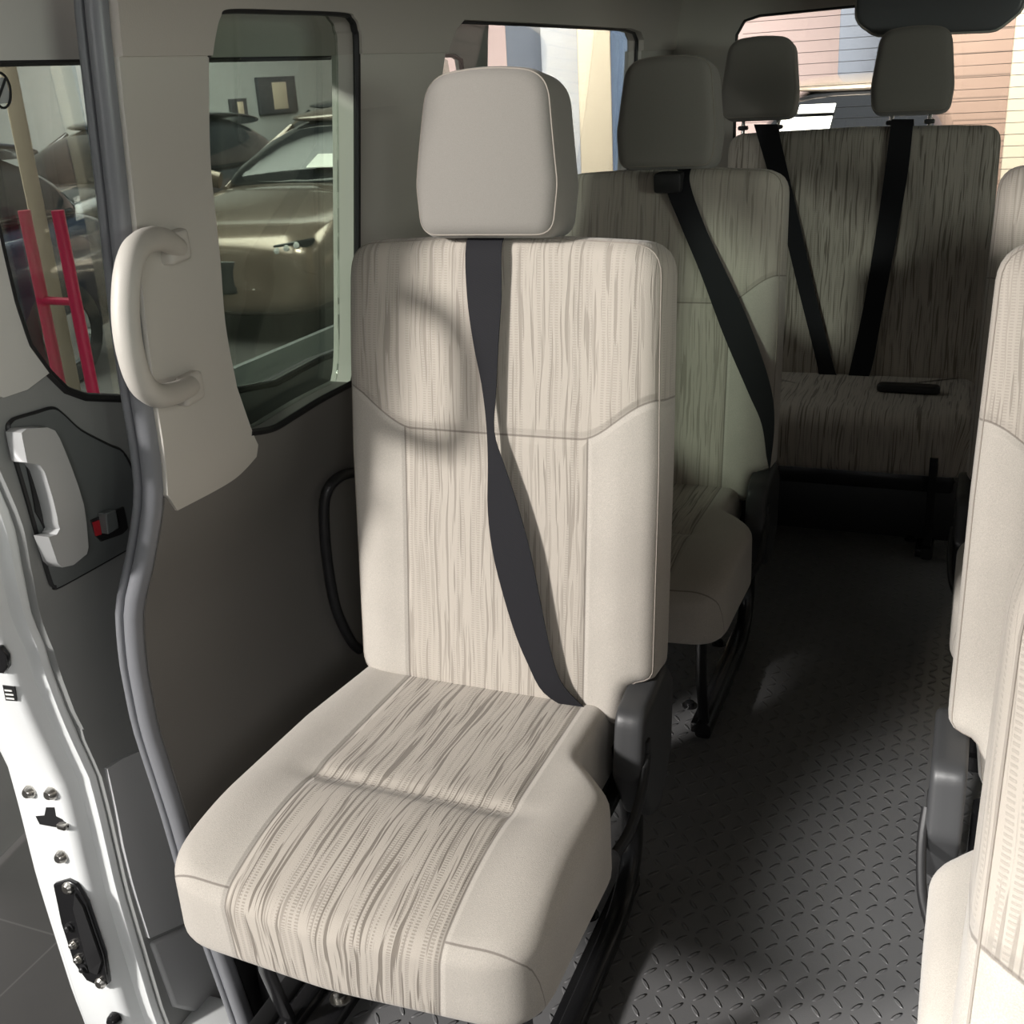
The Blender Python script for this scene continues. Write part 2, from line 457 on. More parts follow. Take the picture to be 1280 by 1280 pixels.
def side_frame(root, s, a):
    """front leg, floor rail, rear leg and bolts on one side (s = sign)"""
    tube('leg', [(s*a, -.40, .30), (s*a, -.395, .15), (s*a, -.36, .012)], .011, m_steel, root, n=12, flat=((1, 0, 0), .95, .6, .45))
    tube('rear_leg', spline([(s*a, -.38, .022), (s*a, -.15, .022), (s*a, -.01, .03), (s*a, .06, .08), (s*a, .075, .16), (s*a, .04, .25), (s*a, .02, .33)], 30), .018, m_steel, root, n=12, flat=((1, 0, 0), .9, .9, .55))
    for y in (-.30, -.02):
        lathe('bolt', [(.0, 0), (.016, 0), (.016, .003), (.0095, .003), (.0095, .010), (.004, .013), (0, .013)], m_zinc if s < 0 else m_steel, root, (s*(a-.045), y, .026), n=12)
    box('floor_rail', (s*a-.03 if s > 0 else s*a-.005, -.36, .002), (s*a+.005 if s > 0 else s*a+.03+.03, .10, .026), m_steel, root, .004)
def recliner(root, s, hw):
    a = s*(hw-(.016 if s > 0 else .004))
    o = rpoly([(-.055, .428, .03), (.075, .448, .04), (.115, .40, .04), (.10, .28, .05), (.03, .215, .04), (-.02, .235, .03), (-.075, .335, .02)], 80)
    rc, e = pad('recliner_cover', o, .044, .010, .006, lambda y, z, c: V((a+s*(c-.024), y, z)), m_cover, root, ni=6, nr=4)
    tube('recline_lever', spline([(a+s*.020, -.045, .36), (a+s*.022, -.075, .325), (a+s*.016, -.12, .285), (a+s*.004, -.15, .265)], 14), .009, m_black, root, n=10, flat=((1, 0, 0), .7, 1.2, .6))
    box('lever_slot', (a+s*.018-.003, -.052, .34), (a+s*.018+.006, -.036, .385), m_black, root, .002)
def make_seat(name, loc, side=1):
    root = empty(name, loc); hw = .246
    bk, e = pad('backrest', back_outline(hw, 200, side), .105, .026, .035, back_map(.105), m_back, root, crown=bulge(hw), center=(0, .33), ni=18)
    tube('seam', e, .0012, m_pipe, bk, closed=True, n=5)
    cu, e = pad('cushion', cushion_outline(.25, side), CT, .024, .03, cush_map, m_cush, root, crown=lambda a, b: .004*(1-(a/.25)**2) + .006*math.exp(-((abs(a)-.205)/.035)**2) - .006*math.exp(-((b+.285)/.018)**2)*max(0, 1-max(0, abs(a)-.13)/.06), center=(0, -.24), ni=18, nr=8)
    tube('seam', [p+V((0, 0, -.004)) for p in e], .0012, m_pipe, cu, closed=True, n=5)
    headrest(root)
    recliner(root, side, hw)
    for s in (-1, 1): side_frame(root, s, .19)
    box('seat_pan', (-.20, -.42, .245), (.20, .02, .285), m_steel, root, .01)
    return root
def belt_pts(loc, pix, c, b_over=None):
    """pixel edge curve -> 3D points on the backrest front plane of a seat at loc, lifted c (list) off it"""
    out = []
    for i, q in enumerate(pix):
        cc = c[i] if isinstance(c, (list, tuple)) else c
        out.append(on_plane(q[0], q[1], BN, V(loc)+BASE+BN*cc)-V(loc))
    return out
def belt(root, left, right, c, n=60, drop=.02):
    loc = root.location
    L = belt_pts(loc, left, c); Rr = belt_pts(loc, right, c)
    # over the shoulder of the backrest to the retractor behind
    pre = lambda p: [BASE+V((p.x, 0, 0))+BUP*.60-BN*.115, BASE+V((p.x, 0, 0))+BUP*.672-BN*.112, BASE+V((p.x, 0, 0))+BUP*.690-BN*.07, BASE+V((p.x, 0, 0))+BUP*.686-BN*.025]
    return ribbon('seat_belt', spline(pre(L[0])+L, n), spline(pre(Rr[0])+Rr, n), .0016, m_belt, root)

seat = make_seat('van_seat', MAIN)
s2 = copy_tree(seat); s2.location = MAIN+V((.007, .925, .008))
rm = make_seat('van_seat', V((.262, 1.35, 0)), -1)
rf = copy_tree(rm); rf.location = V((.262, 2.33, 0))
rn = copy_tree(rm); rn.location = V((.270, .42, 0))
GS = 'single seats in patterned cloth'
tag(seat, 'large beige patterned seat in full view beside the doorway, black belt down its front', 'seat', GS)
tag(s2, 'shaded patterned cloth seat directly behind the large front seat, along the left wall', 'seat', GS)
tag(rm, 'right-hand seat across the aisle from the large front seat, with black recliner cover', 'seat', GS)
tag(rf, 'right-hand seat further back, only its shaded left shoulder showing above the nearer one', 'seat', GS)
tag(rn, 'nearest right-hand seat, rounded patterned shoulder in the lower right corner', 'seat', GS)
belt(seat, [(583, 303), (584, 370), (592, 430), (602, 480), (608, 530), (610, 580), (610, 640), (618, 700), (640, 780), (660, 830), (680, 866), (716, 889)],
     [(628, 303), (627, 370), (623, 430), (620, 490), (618, 540), (630, 580), (645, 625), (663, 690), (677, 760), (690, 820), (705, 858), (740, 893)],
     [.022, .026, .03, .03, .03, .03, .03, .03, .028, .026, .022, .012])
belt(s2, [(832, 232), (850, 280), (875, 340), (905, 420), (935, 490), (952, 530), (958, 570)],
     [(862, 226), (880, 280), (905, 335), (935, 400), (962, 478), (968, 530), (962, 590)], .022)
loc = s2.location
bx = belt_pts(loc, [(838, 228)], .012)[0]
o = box('belt_guide', bx-V((.03, .03, .02)), bx+V((.03, .02, .022)), m_black, s2, .008)

# ---- rear bench
BL = V((-.341, 3.31, 0))
def make_bench():
    root = empty('rear_bench_seat', BL); hw = .372
    pad('backrest', rpoly([(-hw, -.02, .03), (hw, -.02, .03), (hw-.004, .686, .05), (0, .694, .6), (-hw+.004, .686, .05)], 220), .105, .03, .035, back_map(.105), m_bback, root, crown=lambda a, b: .008*(1-(a/hw)**2)+.006*math.exp(-((abs(a)-.2)/.09)**2), center=(0, .33), ni=16)
    pad('cushion', rpoly([(-hw, -.40, .06), (hw, -.40, .06), (hw, .05, .03), (-hw, .05, .03)], 200), .16, .045, .03, lambda a, y, c: V((a, y, .24+c)), m_bcush, root, crown=lambda a, b: .006, center=(0, -.2), ni=14)
    headrest(root, -.279, .720); headrest(root, .132, .720)
    for s in (-1, 1): side_frame(root, s, .28)
    box('seat_pan', (-.33, -.34, .18), (.33, .02, .245), m_steel, root, .01)
    box('apron', (-.34, -.30, .03), (.34, -.27, .20), m_black, root, .008)
    return root
bench = make_bench()
tag(bench, 'dark shaded rear bench seat with two headrests below the tailgate window', 'bench seat')
belt(bench, [(943, 158), (960, 215), (978, 280), (1000, 370), (1020, 450), (1024, 474)], [(972, 158), (985, 215), (1000, 280), (1020, 370), (1040, 450), (1047, 474)], .02)
belt(bench, [(1114, 152), (1106, 215), (1095, 290), (1080, 380), (1065, 450), (1059, 474)], [(1142, 152), (1135, 215), (1122, 290), (1105, 380), (1092, 450), (1085, 474)], .02)
w = atz(1135, 484, .42)-BL
o, e = pad('belt_buckle', rpoly([(w.x-.085, w.y-.02, .02), (w.x+.085, w.y-.025, .02), (w.x+.08, w.y+.02, .015), (w.x-.075, w.y+.025, .02)], 60), .02, .006, .004, lambda a, y, c: V((a, y, .408+c)), m_black, bench, ni=5, nr=4)

# ------------------------------------------------------------------ van shell
Y0, Y1 = -.7, 3.78
YO = 1.15                                                            # rear edge of the sliding door opening
struct(sheet('floor', [(-.86, Y0), (1.0, Y0), (1.0, Y1), (-1.03, Y1), (-1.03, 1.17), (-.86, 1.17)], [], lambda p, q, d: (p, q, -d), .04, m_floor, cuts=False))
def sp(px): return side_pts(spline(px, 12*len(px)) if len(px) > 2 else px)
front_edge_low = [(YO, z) for z in np.linspace(.755, .0, 22)]
border = sp([(219, 638), (287, 601), (318, 571)]); winb = sp([(312, 541), (340, 536), (366, 521), (400, 500), (442, 478)])
zb = winb[-1][1]
low = [(YO+.008, .70)]+border+winb+[(2.2, .84), (Y1, .86), (Y1, 0), (YO, 0)]
low = [(YO, .757)]+border[:]+winb+[(2.2, zb+.015), (Y1, zb+.02), (Y1, 0.0)]+[(YO, z) for z in np.linspace(0, .72, 20)]
struct(sheet('wall_left', low, [], side_fn(), .05, m_lower, bevel=.012))
# front pillar trim
right_edge = sp([(320, 556), (312, 537), (295, 488), (292, 476), (279, 405), (272, 319), (262, 225), (259, 169), (258, 72)])
ztop = 1.315
pil = [(YO, .76)]+border+right_edge[:-1]+[(right_edge[-1][0], ztop)]+[(YO, ztop)]+[(YO, z) for z in np.linspace(ztop-.05, .80, 14)]
struct(sheet('trim_1', pil, [], side_fn(.004), .05, m_pillar, bevel=.008))
# window 1 opening outline, in side coordinates
w1 = sp([(258, 72), (262, 45), (268, 22), (280, 12), (350, 13), (424, 16), (437, 23), (443, 36), (446, 75), (446.5, 311), (446, 440), (442, 478)])
w1out = w1+winb[::-1][1:]+right_edge[1:][:-1]
w2 = side_pts([(575, 25), (660, 29), (785, 36), (797, 40), (801, 50), (800, 75), (796, 140), (790, 215), (780, 300), (600, 320), (540, 300), (540, 200), (549, 110), (556, 60), (564, 38)])
def cut_at(poly, z):
    out = []
    for i, p in enumerate(poly):
        q = poly[(i+1) % len(poly)]; out.append(p)
        if (p[1]-z)*(q[1]-z) < 0: t = (z-p[1])/(q[1]-p[1]); out.append((p[0]+(q[0]-p[0])*t, z))
    return out
w1 = cut_at(w1, ztop); w1out = cut_at(w1out, ztop); w2 = cut_at(w2, ztop)
yA = w1[-3][0]; yB = min(p[0] for p in w2); yC = max(p[0] for p in w2)
zq = lambda p: p[1]
def between(lst, lo, hi): return [p for p in lst if lo < p[1] < hi]
# pillar between the windows
E6 = 1e-6
n2 = len(w2); iL = [i for i in range(n2) if abs(w2[i][1]-ztop) < E6]
wm = sum(p[0] for p in w2)/n2
def chain(poly, cond):
    n = len(poly); k = next(i for i in range(n) if cond(poly[i]) and not cond(poly[i-1])); out = []
    while cond(poly[k % n]) and len(out) < n: out.append(poly[k % n]); k += 1
    return out
w2low = chain(w2, lambda p: p[1] <= ztop+E6); w2top = chain(w2, lambda p: p[1] >= ztop-E6)
ib = min(range(len(w2low)), key=lambda i: w2low[i][0]+w2low[i][1]*.0)
w1low = [p for p in w1 if p[1] <= ztop+E6]; w1top = [p for p in w1 if p[1] >= ztop-E6]
w1r = [p for p in w1low if p[0] > right_edge[-1][0]+.15]
zs_ = zb+.015; ZR = 1.66
w2floor = min(w2low, key=lambda p: p[1])[1]
w2left = [p for p in w2low[len(w2low)//2:] if p[0] < wm]
mid = [w1r[0]]+w1r[1:]+[(w2left[0][0], zs_)]+w2left
struct(sheet('trim_2', mid, [], side_fn(.003), .05, m_pillar, bevel=.006))
w2rest = w2low[:w2low.index(w2left[0])+1]
rearp = w2rest+[(w2left[0][0], zs_), (Y1, zs_), (Y1, ztop)]
struct(sheet('trim_3', rearp, [], side_fn(.003), .05, m_pillar, bevel=.006))
# headliner side band above the seam, notched by both windows
band = [(YO, ztop)]+w1top+w2top+[(Y1, ztop), (Y1, ZR), (Y0, ZR), (Y0, 1.60), (YO-.12, 1.60), (YO-.02, 1.56), (YO, 1.46)]
struct(sheet('trim_4', band, [], side_fn(.010), .05, m_liner, bevel=.008))
# ceiling: curved headliner
cv = [(XW(ZR)+.010, ZR), (-.87, 1.70), (-.79, 1.73), (-.6, 1.75), (0, 1.76), (.6, 1.75), (.79, 1.73), (.87, 1.70), (-XW(ZR)-.010, ZR)]
cs = spline([(x, 0, z) for x, z in cv], 40)
vs = []; fs = []
for yy in (Y0, Y1):
    for d in (0, .04):
        for x, _, z in cs: vs.append((x, yy, z+d))
n = len(cs)
for i in range(n-1):
    fs += [(i, i+1, 2*n+i+1, 2*n+i), (n+i, 3*n+i, 3*n+i+1, n+i+1)]
    fs += [(i, n+i, n+i+1, i+1), (2*n+i, 2*n+i+1, 3*n+i+1, 3*n+i)]
fs += [(0, 2*n, 3*n, n), (n-1, 2*n-1, 4*n-1, 3*n-1)]
struct(mesh_obj('ceiling', vs, fs, m_liner, angle=40))
# right wall with two window openings
rfn = lambda p, q, d: (-XW(q)+d, p, q)
rh = [[(a, .92), (b, .92), (b, 1.40), (a, 1.40)] for a, b in ((-.45, .55), (.75, 1.95), (2.15, 3.45))]
struct(sheet('wall_right', [(Y0, 0), (Y1, 0), (Y1, ZR), (Y0, ZR)], rh, rfn, .05, m_pillar))
for k, h in enumerate(rh): struct(sheet('window_%d' % (4+k), h, [], lambda p, q, d: (-XW(q)+.035+d, p, q), .004, m_glass))
# rear wall with tailgate window
YR = 3.78
def rw(a, b): w = aty(a, b, YR); return (w.x, w.z)
tl = rw(920, 28); tr0 = rw(1095, -2)
zT = tr0[1]; xL = rw(918, 40)[0]
hole = rpoly([(xL, .80, .06), (.62, .80, .06), (.62, zT+.012, .06), (xL, zT-.022, .075)], 80)
struct(sheet('wall_rear', [(-1.05, 0), (1.05, 0), (1.05, 1.7), (.8, 1.76), (-.8, 1.76), (-1.05, 1.7)], [[tuple(p) for p in hole]], lambda p, q, d: (p, YR+d, q), .05, m_pillar, bevel=.006))
wg = struct(sheet('window_3', [tuple(p) for p in hole], [], lambda p, q, d: (p, YR+.035+d, q), .004, m_clear, cuts=False))
tube('window_seal', [(p[0], YR+.012, p[1]) for p in hole], .008, m_rubber, wg, closed=True, n=6)
vs = []
for k in range(17):
    z = .86+k*.033
    tube('heating_wire', [(xL+.02, YR+.033, z-.006), (.60, YR+.033, z+.002)], .0011, m_lower, wg, n=4)

# window panes in the side
g1 = struct(sheet('window_1', w1out, [], side_fn(-.035), .004, m_glass))
tube('window_seal', [(XW(z)+.0, y, z) for y, z in w1+winb[::-1][1:]], .006, m_rubber, g1, n=6)
g2 = struct(sheet('window_2', w2, [], side_fn(-.035), .004, thin_glass('light_tint_glass', (.80, .82, .81))))
tube('window_seal', [(XW(z)-.012, y, z) for y, z in w2], .006, m_rubber, g2, closed=True, n=6)

# ---- rubber door seal along the opening edge
def sec_line(off, y, z0, z1, n=60): return [(XW(z)+off, y, z) for z in np.linspace(z1, z0, n)]
sl = empty('door_seal', (XW(0), YO, 0))
tag(sl, 'grey-black rubber weatherstrip bending down the edge of the open sliding door doorway', 'weatherstrip')
def loc_pts(pts, o): return [V(p)-V(o.location) for p in pts]
tube('sealing_bulb', loc_pts(sec_line(-.018, YO-.002, -.29, 1.45), sl), .0148, m_seal, sl, n=14)
tube('lip', loc_pts(sec_line(-.0425, YO-.004, -.29, 1.45), sl), .0068, m_seal, sl, n=10)
struct(sheet('trim_5', [(YO+.006, -.3), (YO+.05, -.3), (YO+.05, 1.5), (YO+.006, 1.5)], [], lambda p, q, d: (XW(q)-.002-d, p, q), .055, m_black))
struct(box('trim_6', (-1.16, Y0, -.40), (-1.02, YO+.04, -.20), m_white, None, .01))
struct(box('trim_7', (-.885, Y0, -.36), (-.855, 1.16, .012), m_black, None, .006))
struct(box('trim_8', (-1.02, 1.18, -.36), (-.86, 1.22, .006), m_black, None, .004))
struct(box('floor_step', (-1.12, Y0, -.40), (-.86, 1.16, -.34), m_black, None, .006))
# dark pocket rim on the wall behind the seat
pk = [on_side(*q, .02) for q in ((445, 590), (425, 596), (410, 612), (405, 640), (409, 700), (420, 760), (438, 800), (450, 812))]
tag(tube('belt_anchor_hoop', spline([tuple(p) for p in pk], 40), .010, m_black), 'black curved trim loop on the wall behind the large front seat', 'trim loop')

# ---- grab handle
gh = empty('grab_handle', atx(160, 400, -.955))
hp = [(222, 310, -.972), (205, 300, -.957), (186, 300, -.945), (168, 314, -.935), (159, 345, -.93), (157, 395, -.93), (163, 440, -.93), (176, 478, -.935), (196, 494, -.944), (218, 491, -.957), (238, 482, -.972)]
pts = spline([tuple(atx(a, b, c)-gh.location) for a, b, c in hp], 70)
tube('grip', pts, .0155, m_handle, gh, n=16, rfun=lambda s: .0165-.003*abs(2*s-1)**3)
for a, b in ((214, 308), (232, 485)):
    w = on_side(a, b, .004)-gh.location
    pad('mount', rpoly([(w.y-.022, w.z-.022, .008), (w.y+.022, w.z-.018, .008), (w.y+.022, w.z+.022, .008), (w.y-.022, w.z+.018, .008)], 40), .02, .006, .001, lambda y, z, c, w=w: V((w.x-.004+c, y, z)), m_handle, gh, ni=4, nr=4)
tag(gh, 'light grey curved grab handle on the pillar beside the doorway', 'grab handle')

# ------------------------------------------------------------------ sliding door, open, outside the body side
DO = -.125
dr = empty('sliding_door', (XW(0)+DO, 1.05, -.25))
tag(dr, 'open sliding door with grey inner trim, white edge and tinted window', 'van door')
def dl(o):                                                           # meshes are written in world space; bring them under the door
    o.data.transform(Matrix.Translation(-V(dr.location))); return link2(o)
def link2(o): o.parent = dr; return o
def dp(pix, off=DO): return side_pts(pix, off)
dwt = dp([(-60, 82), (100, 75.5), (258, 70), (440, 67), (560, 62)])
dwb = dp([(0, 311), (15, 375), (34, 431), (59, 465), (81, 487), (106, 496), (156, 498)])
dwb2 = dp([(295, 488), (344, 479), (400, 449), (440, 434)])
yE = dp([(580, 75)])[0][0]
wl = [dp([(-12, 200)])[0], dp([(-18, 110)])[0]]
wl = [(dwb[0][0]-.01, dwb[0][1]+.12), (dwb[0][0]-.008, dwt[1][1]-.03), (dwb[0][0]+.02, dwt[1][1])]
zw = dwb2[-1][1]
dwin = dwb+dwb2+[(yE-.1, zw+.02), (yE-.02, zw+.05), (yE, zw+.12), (yE, dwt[1][1]-.06), (yE-.02, dwt[1][1]-.01), (yE-.06, dwt[1][1])]+wl[::-1]
YD = 1.03; YE = yE+.12
def dedge(z):                                                       # front edge of the trim, from the photograph's diagonal
    return float(np.interp(z, _ez, _ey))
ed = dp([(-60, 440), (0, 590), (40, 720), (64, 800), (103, 912), (129, 969), (150, 1055), (180, 1171), (206, 1259)])
_ez = [p[1] for p in ed][::-1]; _ey = [p[0] for p in ed][::-1]
ze = [z for z in np.linspace(-.22, 1.42, 30)]
fe = [(dedge(z), z) for z in ze]
zs1 = dp([(0, 498)])[0][1]
trim_out = fe+[(YE, 1.42), (YE, -.22)]
# light upper trim and grey lower trim split along the photograph's seam
seamp = dp([(-40, 508), (0, 497), (30, 487), (59, 465)])
up = [seamp[0]]+seamp[1:]
lowt = [(dedge(z), z) for z in ze if z < seamp[1][1]-.01]
crs = dp([(105, 912), (128, 893), (165, 868)])
upper_low = seamp[1:]+dwb[4:]+dwb2+[(yE-.1, zw+.02), (yE-.02, zw+.05), (yE, zw+.12), (YE, zw+.12), (YE, crs[2][1]+.02), crs[2], crs[1], crs[0]]+[(dedge(z), z) for z in ze if crs[0][1]+.01 < z < seamp[1][1]-.01]
bezp = [(8, 536), (12, 527), (19, 523), (40, 517), (62, 511), (75, 518), (97, 538), (131, 556), (150, 565), (162, 587), (170, 615), (176, 660), (160, 684), (156, 686), (75, 731), (66, 731), (59, 720), (34, 630), (14, 562)]
bez = dp(spline(bezp, 76, True))
dl(sheet('inner_trim', upper_low, [], side_fn(DO), .02, m_doortrim))
upp = seamp[1:]+[dwb[2], dwb[1], dwb[0]]+wl+[(yE-.06, dwt[1][1]), (yE-.02, dwt[1][1]-.01), (yE, dwt[1][1]-.06), (yE, zw+.12), (YE, zw+.12), (YE, 1.45)]+[(dedge(z), z) for z in np.linspace(1.45, seamp[1][1]+.03, 12)]
dl(sheet('upper_trim', upp, [], side_fn(DO+.006), .02, m_doorlight, bevel=.005))
lowp = [crs[0], crs[1], crs[2], (YE, crs[2][1]+.02), (YE, -.25)]+[(dedge(z), z) for z in np.linspace(-.25, crs[0][1]-.02, 18)]
dl(sheet('lower_trim', lowp, [], side_fn(DO-.004), .02, m_doortrim, bevel=.004))
lp2 = dp([(130, 960), (148, 948), (200, 925), (300, 1100), (300, 1180), (245, 1145), (183, 1172), (150, 1055)], DO-.004)
dl(sheet('lower_pocket', lp2, [], side_fn(DO+.003), .012, m_doorlow, bevel=.006))
lp3 = dp([(186, 1178), (245, 1150), (320, 1185), (340, 1290), (215, 1258)], DO-.004)
dl(sheet('lower_kick_panel', lp3, [], side_fn(DO+.003), .012, m_doorlow, bevel=.006))
dl(sheet('window_glass', dwin, [], side_fn(DO-.03), .004, m_glass))
o = dl(tube('window_rim', [(XW(z)+DO+.001, y, z) for y, z in dwin], .006, m_rubber, None, closed=True, n=6))
st = dp([(-16, 96), (10, 97), (18, 128), (-10, 131)], DO-.020)
dl(sheet('glass_sticker', st, [], side_fn(DO-.024), .001, simple('sticker_grey', (.42, .43, .43), .5)))
sc_ = on_side(2, 113, DO-.022)
rg = [V((XW(sc_.z+.020*math.sin(a))+DO-.022, sc_.y+.014*math.cos(a), sc_.z+.020*math.sin(a))) for a in np.linspace(0, 2*PI, 25)[:-1]]
dl(tube('sticker_ring', rg, .0016, m_black, None, closed=True, n=5))
dl(tube('sticker_bar', [rg[3], rg[15]], .0016, m_black, None, n=5))
# handle recess
b1 = dl(sheet('handle_bezel', bez, [], side_fn(DO+.006), .012, m_bezel, bevel=.003))
o = tube('bezel_gap', [(XW(z)+DO+.003, y, z) for y, z in bez], .0035, m_rubber, None, closed=True, n=6); dl(o)
hpx = [(24, 541), (30, 536), (56, 534), (66, 538), (72, 548), (108, 684), (106, 692), (89, 706), (75, 709), (69, 703), (58, 671), (68, 668), (72, 661), (70, 655), (53, 590), (47, 581), (31, 578), (25, 548)]
hd = dp(hpx, DO+.03)
dl(sheet('inner_pull', hd, [], side_fn(DO+.034), .026, m_pull, bevel=.004))
grip = dp([(31, 576), (52, 586), (74, 655), (60, 672), (44, 640)], DO+.007)
dl(sheet('pull_recess', grip, [], side_fn(DO+.009), .004, m_black))
lk = dp([(113, 650), (154, 633), (160, 660), (152, 668), (126, 677), (119, 670)], DO+.007)
dl(sheet('lock_plate', lk, [], side_fn(DO+.009), .006, m_black, bevel=.0015))
k1 = dp([(131, 642), (144, 637), (148, 660), (134, 668)], DO+.02)
dl(sheet('lock_knob', k1, [], side_fn(DO+.022), .016, m_bezel, bevel=.002))
k2 = dp([(116, 653), (124, 650), (127, 668), (120, 670)], DO+.01)
dl(sheet('unlocked_mark', k2, [], side_fn(DO+.0105), .002, m_red))
# metal edge of the door: flange, shut face, outer skin
def face_strip(name, prof, mat, z0=-.35, z1=1.5, n=60):
    """prof: list of (x offset from section, y offset from trim edge) swept over height"""
    vs = []; fs = []; m = len(prof)
    for z in np.linspace(z0, z1, n):
        for a, b in prof: vs.append((XW(z)+DO+a, dedge(z)+b, z))
    for i in range(n-1):
        for k in range(m): l = (k+1) % m; fs.append((i*m+k, i*m+l, (i+1)*m+l, (i+1)*m+k))
    fs += [tuple(range(m)), tuple((n-1)*m+k for k in range(m))]
    return dl(mesh_obj(name, vs, fs, mat, angle=35))
prof = [(-.034, .07), (-.018, .004), (-.014, -.002), (-.014, -.006), (-.018, -.012), (-.030, -.014), (-.036, -.018), (-.040, -.034), (-.046, -.042), (-.056, -.046), (-.138, -.046), (-.146, -.042), (-.150, -.034), (-.154, -.030), (-.166, -.030), (-.172, -.026), (-.176, .03)]
face_strip('shut_face', prof, m_white)
sk = [(-.150, -.02), (-.150, 1.55), (-.135, 1.55), (-.135, -.02)]
vs = []; fs = []
for i, z in enumerate(np.linspace(-.35, .78, 40)):
    for a, b in ((-.178, dedge(z)), (-.178, YE), (-.164, YE), (-.164, dedge(z))): vs.append((XW(z)+DO+a, b, z))
for i in range(39):
    for k in range(4): l = (k+1) % 4; fs.append((i*4+k, i*4+l, i*4+4+l, i*4+4+k))
fs += [(0, 1, 2, 3), (156, 157, 158, 159)]
dl(mesh_obj('outer_skin', vs, fs, m_white, angle=35))
# hardware on the shut face
FY = -.046
def on_shut(px, py):
    d = ray(px, py); lo, hi = .2, 4
    for _ in range(50):
        t = (lo+hi)/2; p = EYE+d*t
        if p.y < dedge(p.z)+FY: lo = t
        else: hi = t
    return EYE+d*lo
def shut_fn(d0): return lambda p, q, d: (p, dedge(q)+FY-d0+d, q)
def sh_pts(pix):
    out = []
    for q in pix:
        w = on_shut(*q); out.append((w.x, w.z))
    return out
for q in ((38, 989), (65, 991), (78, 1070)):
    w = on_shut(*q)
    dl(lathe('bolt', [(0, .012), (.006, .012), (.008, .010), (.0105, .004), (.0115, .002), (.0115, -.002), (0, -.002)], m_zinc, None, tuple(w), (0, -1, .15), n=12))
dl(sheet('latch_slot', sh_pts([(45, 1020), (56, 1019), (58, 1009), (68, 1009), (70, 1020), (78, 1024), (86, 1033), (84, 1036), (66, 1033), (50, 1030)]), [], shut_fn(.001), .002, m_rubber))
w = on_shut(80, 1031); dl(box('latch_tongue', w+V((-.010, -.008, -.006)), w+V((.008, .004, .004)), m_zinc, None, .003))
cpx = [(70, 1102), (88, 1097), (98, 1102), (112, 1125), (134, 1190), (139, 1226), (132, 1231), (112, 1222), (96, 1200), (80, 1150), (76, 1130)]
cn = dl(sheet('contact_block', sh_pts(cpx), [], shut_fn(.008), .010, m_steel, bevel=.003))
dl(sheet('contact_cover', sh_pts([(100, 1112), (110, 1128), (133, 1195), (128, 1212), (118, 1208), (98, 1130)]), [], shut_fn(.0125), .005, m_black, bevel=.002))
for q in ((90, 1106), (131, 1224)):
    w = on_shut(*q); dl(lathe('block_screw', [(0, .016), (.006, .016), (.010, .012), (.010, .004), (0, .004)], m_zinc, None, tuple(w), (0, -1, .1), n=12))
for q in ((92, 1155), (97, 1176), (103, 1194), (110, 1206)):
    w = on_shut(*q); dl(lathe('contact_pin', [(0, .018), (.003, .018), (.005, .016), (.005, .011), (.0085, .011), (.0085, .006), (0, .006)], m_zinc if q[1] in (1176, 1194) else m_black, None, tuple(w), (0, -1, .1), n=12))
w = on_shut(146, 1272); dl(lathe('rubber_stop', [(0, .016), (.008, .016), (.011, .012), (.013, .002), (0, .002)], m_steel, None, tuple(w), (0, -1, .1), n=12))
dl(sheet('upper_latch', sh_pts([(-14, 806), (4, 806), (13, 818), (14, 832), (8, 840), (-14, 838)]), [], shut_fn(.007), .009, m_steel, bevel=.003))
ln = sh_pts([(4, 856), (19, 858), (22, 876), (8, 875)])
lb = dl(sheet('small_label', ln, [], shut_fn(.0015), .0015, m_black))
for a, b in (((7, 862), (16, 863)), ((8, 867), (18, 868)), ((9, 872), (19, 873))):
    p, q = sh_pts([a, b])
    dl(sheet('label_print', [(p[0], p[1]-.0014), (q[0], q[1]-.0014), (q[0], q[1]+.0014), (p[0], p[1]+.0014)], [], shut_fn(.0022), .001, m_paper))

# ------------------------------------------------------------------ overhead panel
w = aty(1175, 5, 3.55)
o = rpoly([(w.x-.22, w.z-.031, .05), (w.x-.163, w.z-.071, .05), (w.x+.149, w.z-.078, .05), (w.x+.213, w.z-.028, .05), (w.x+.22, w.z+.18, .03), (w.x-.22, w.z+.18, .03)], 80)
ohp = empty('overhead_panel', (w.x, 3.55, w.z+.18))
pp, e = pad('panel', o, .12, .014, .01, lambda a, b, c: V((a-w.x, .10-c, b-w.z-.18)), simple('overhead_plastic', (.13, .135, .14), .4), ohp, ni=6, nr=5)
tube('rim', [p+V((0, .010, 0)) for p in e], .008, m_pillar, ohp, closed=True, n=8)
box('bracket', (-.10, .08, -.10), (.10, .25, -.02), m_cover, ohp, .004)
tag(ohp, 'dark rounded panel with pale rim above the right headrest of the rear bench', 'overhead panel')

# ------------------------------------------------------------------ showroom outside
GZ = -.55
struct(box('showroom_floor', (-14, -6, GZ-.1), (8, 18, GZ), m_tile, None, 0)).name = 'floor_showroom'
m_wallg = simple('grey_wall', (.30, .30, .30), .8); m_cream = simple('cream_column', (.78, .66, .50), .7); m_lilac = simple('lilac_wall', (.52, .54, .60), .7)
m_slate = simple('slate_wall', (.20, .22, .27), .7); m_brown = siding_mat('brown_cladding', (.33, .22, .17), .22); m_pinkw = simple('pale_pink_wall', (.74, .55, .52), .7)
m_frame = simple('dark_frame', (.03, .03, .035), .5); m_beige = simple('beige_poster', (.42, .34, .26), .6)
struct(box('wall_showroom_left', (-10.2, -2, GZ), (-10.0, 18, 4), m_wallg, None, 0))
struct(box('wall_showroom_rear', (-10, 17.5, GZ), (8, 17.7, 4), m_pinkw, None, 0))

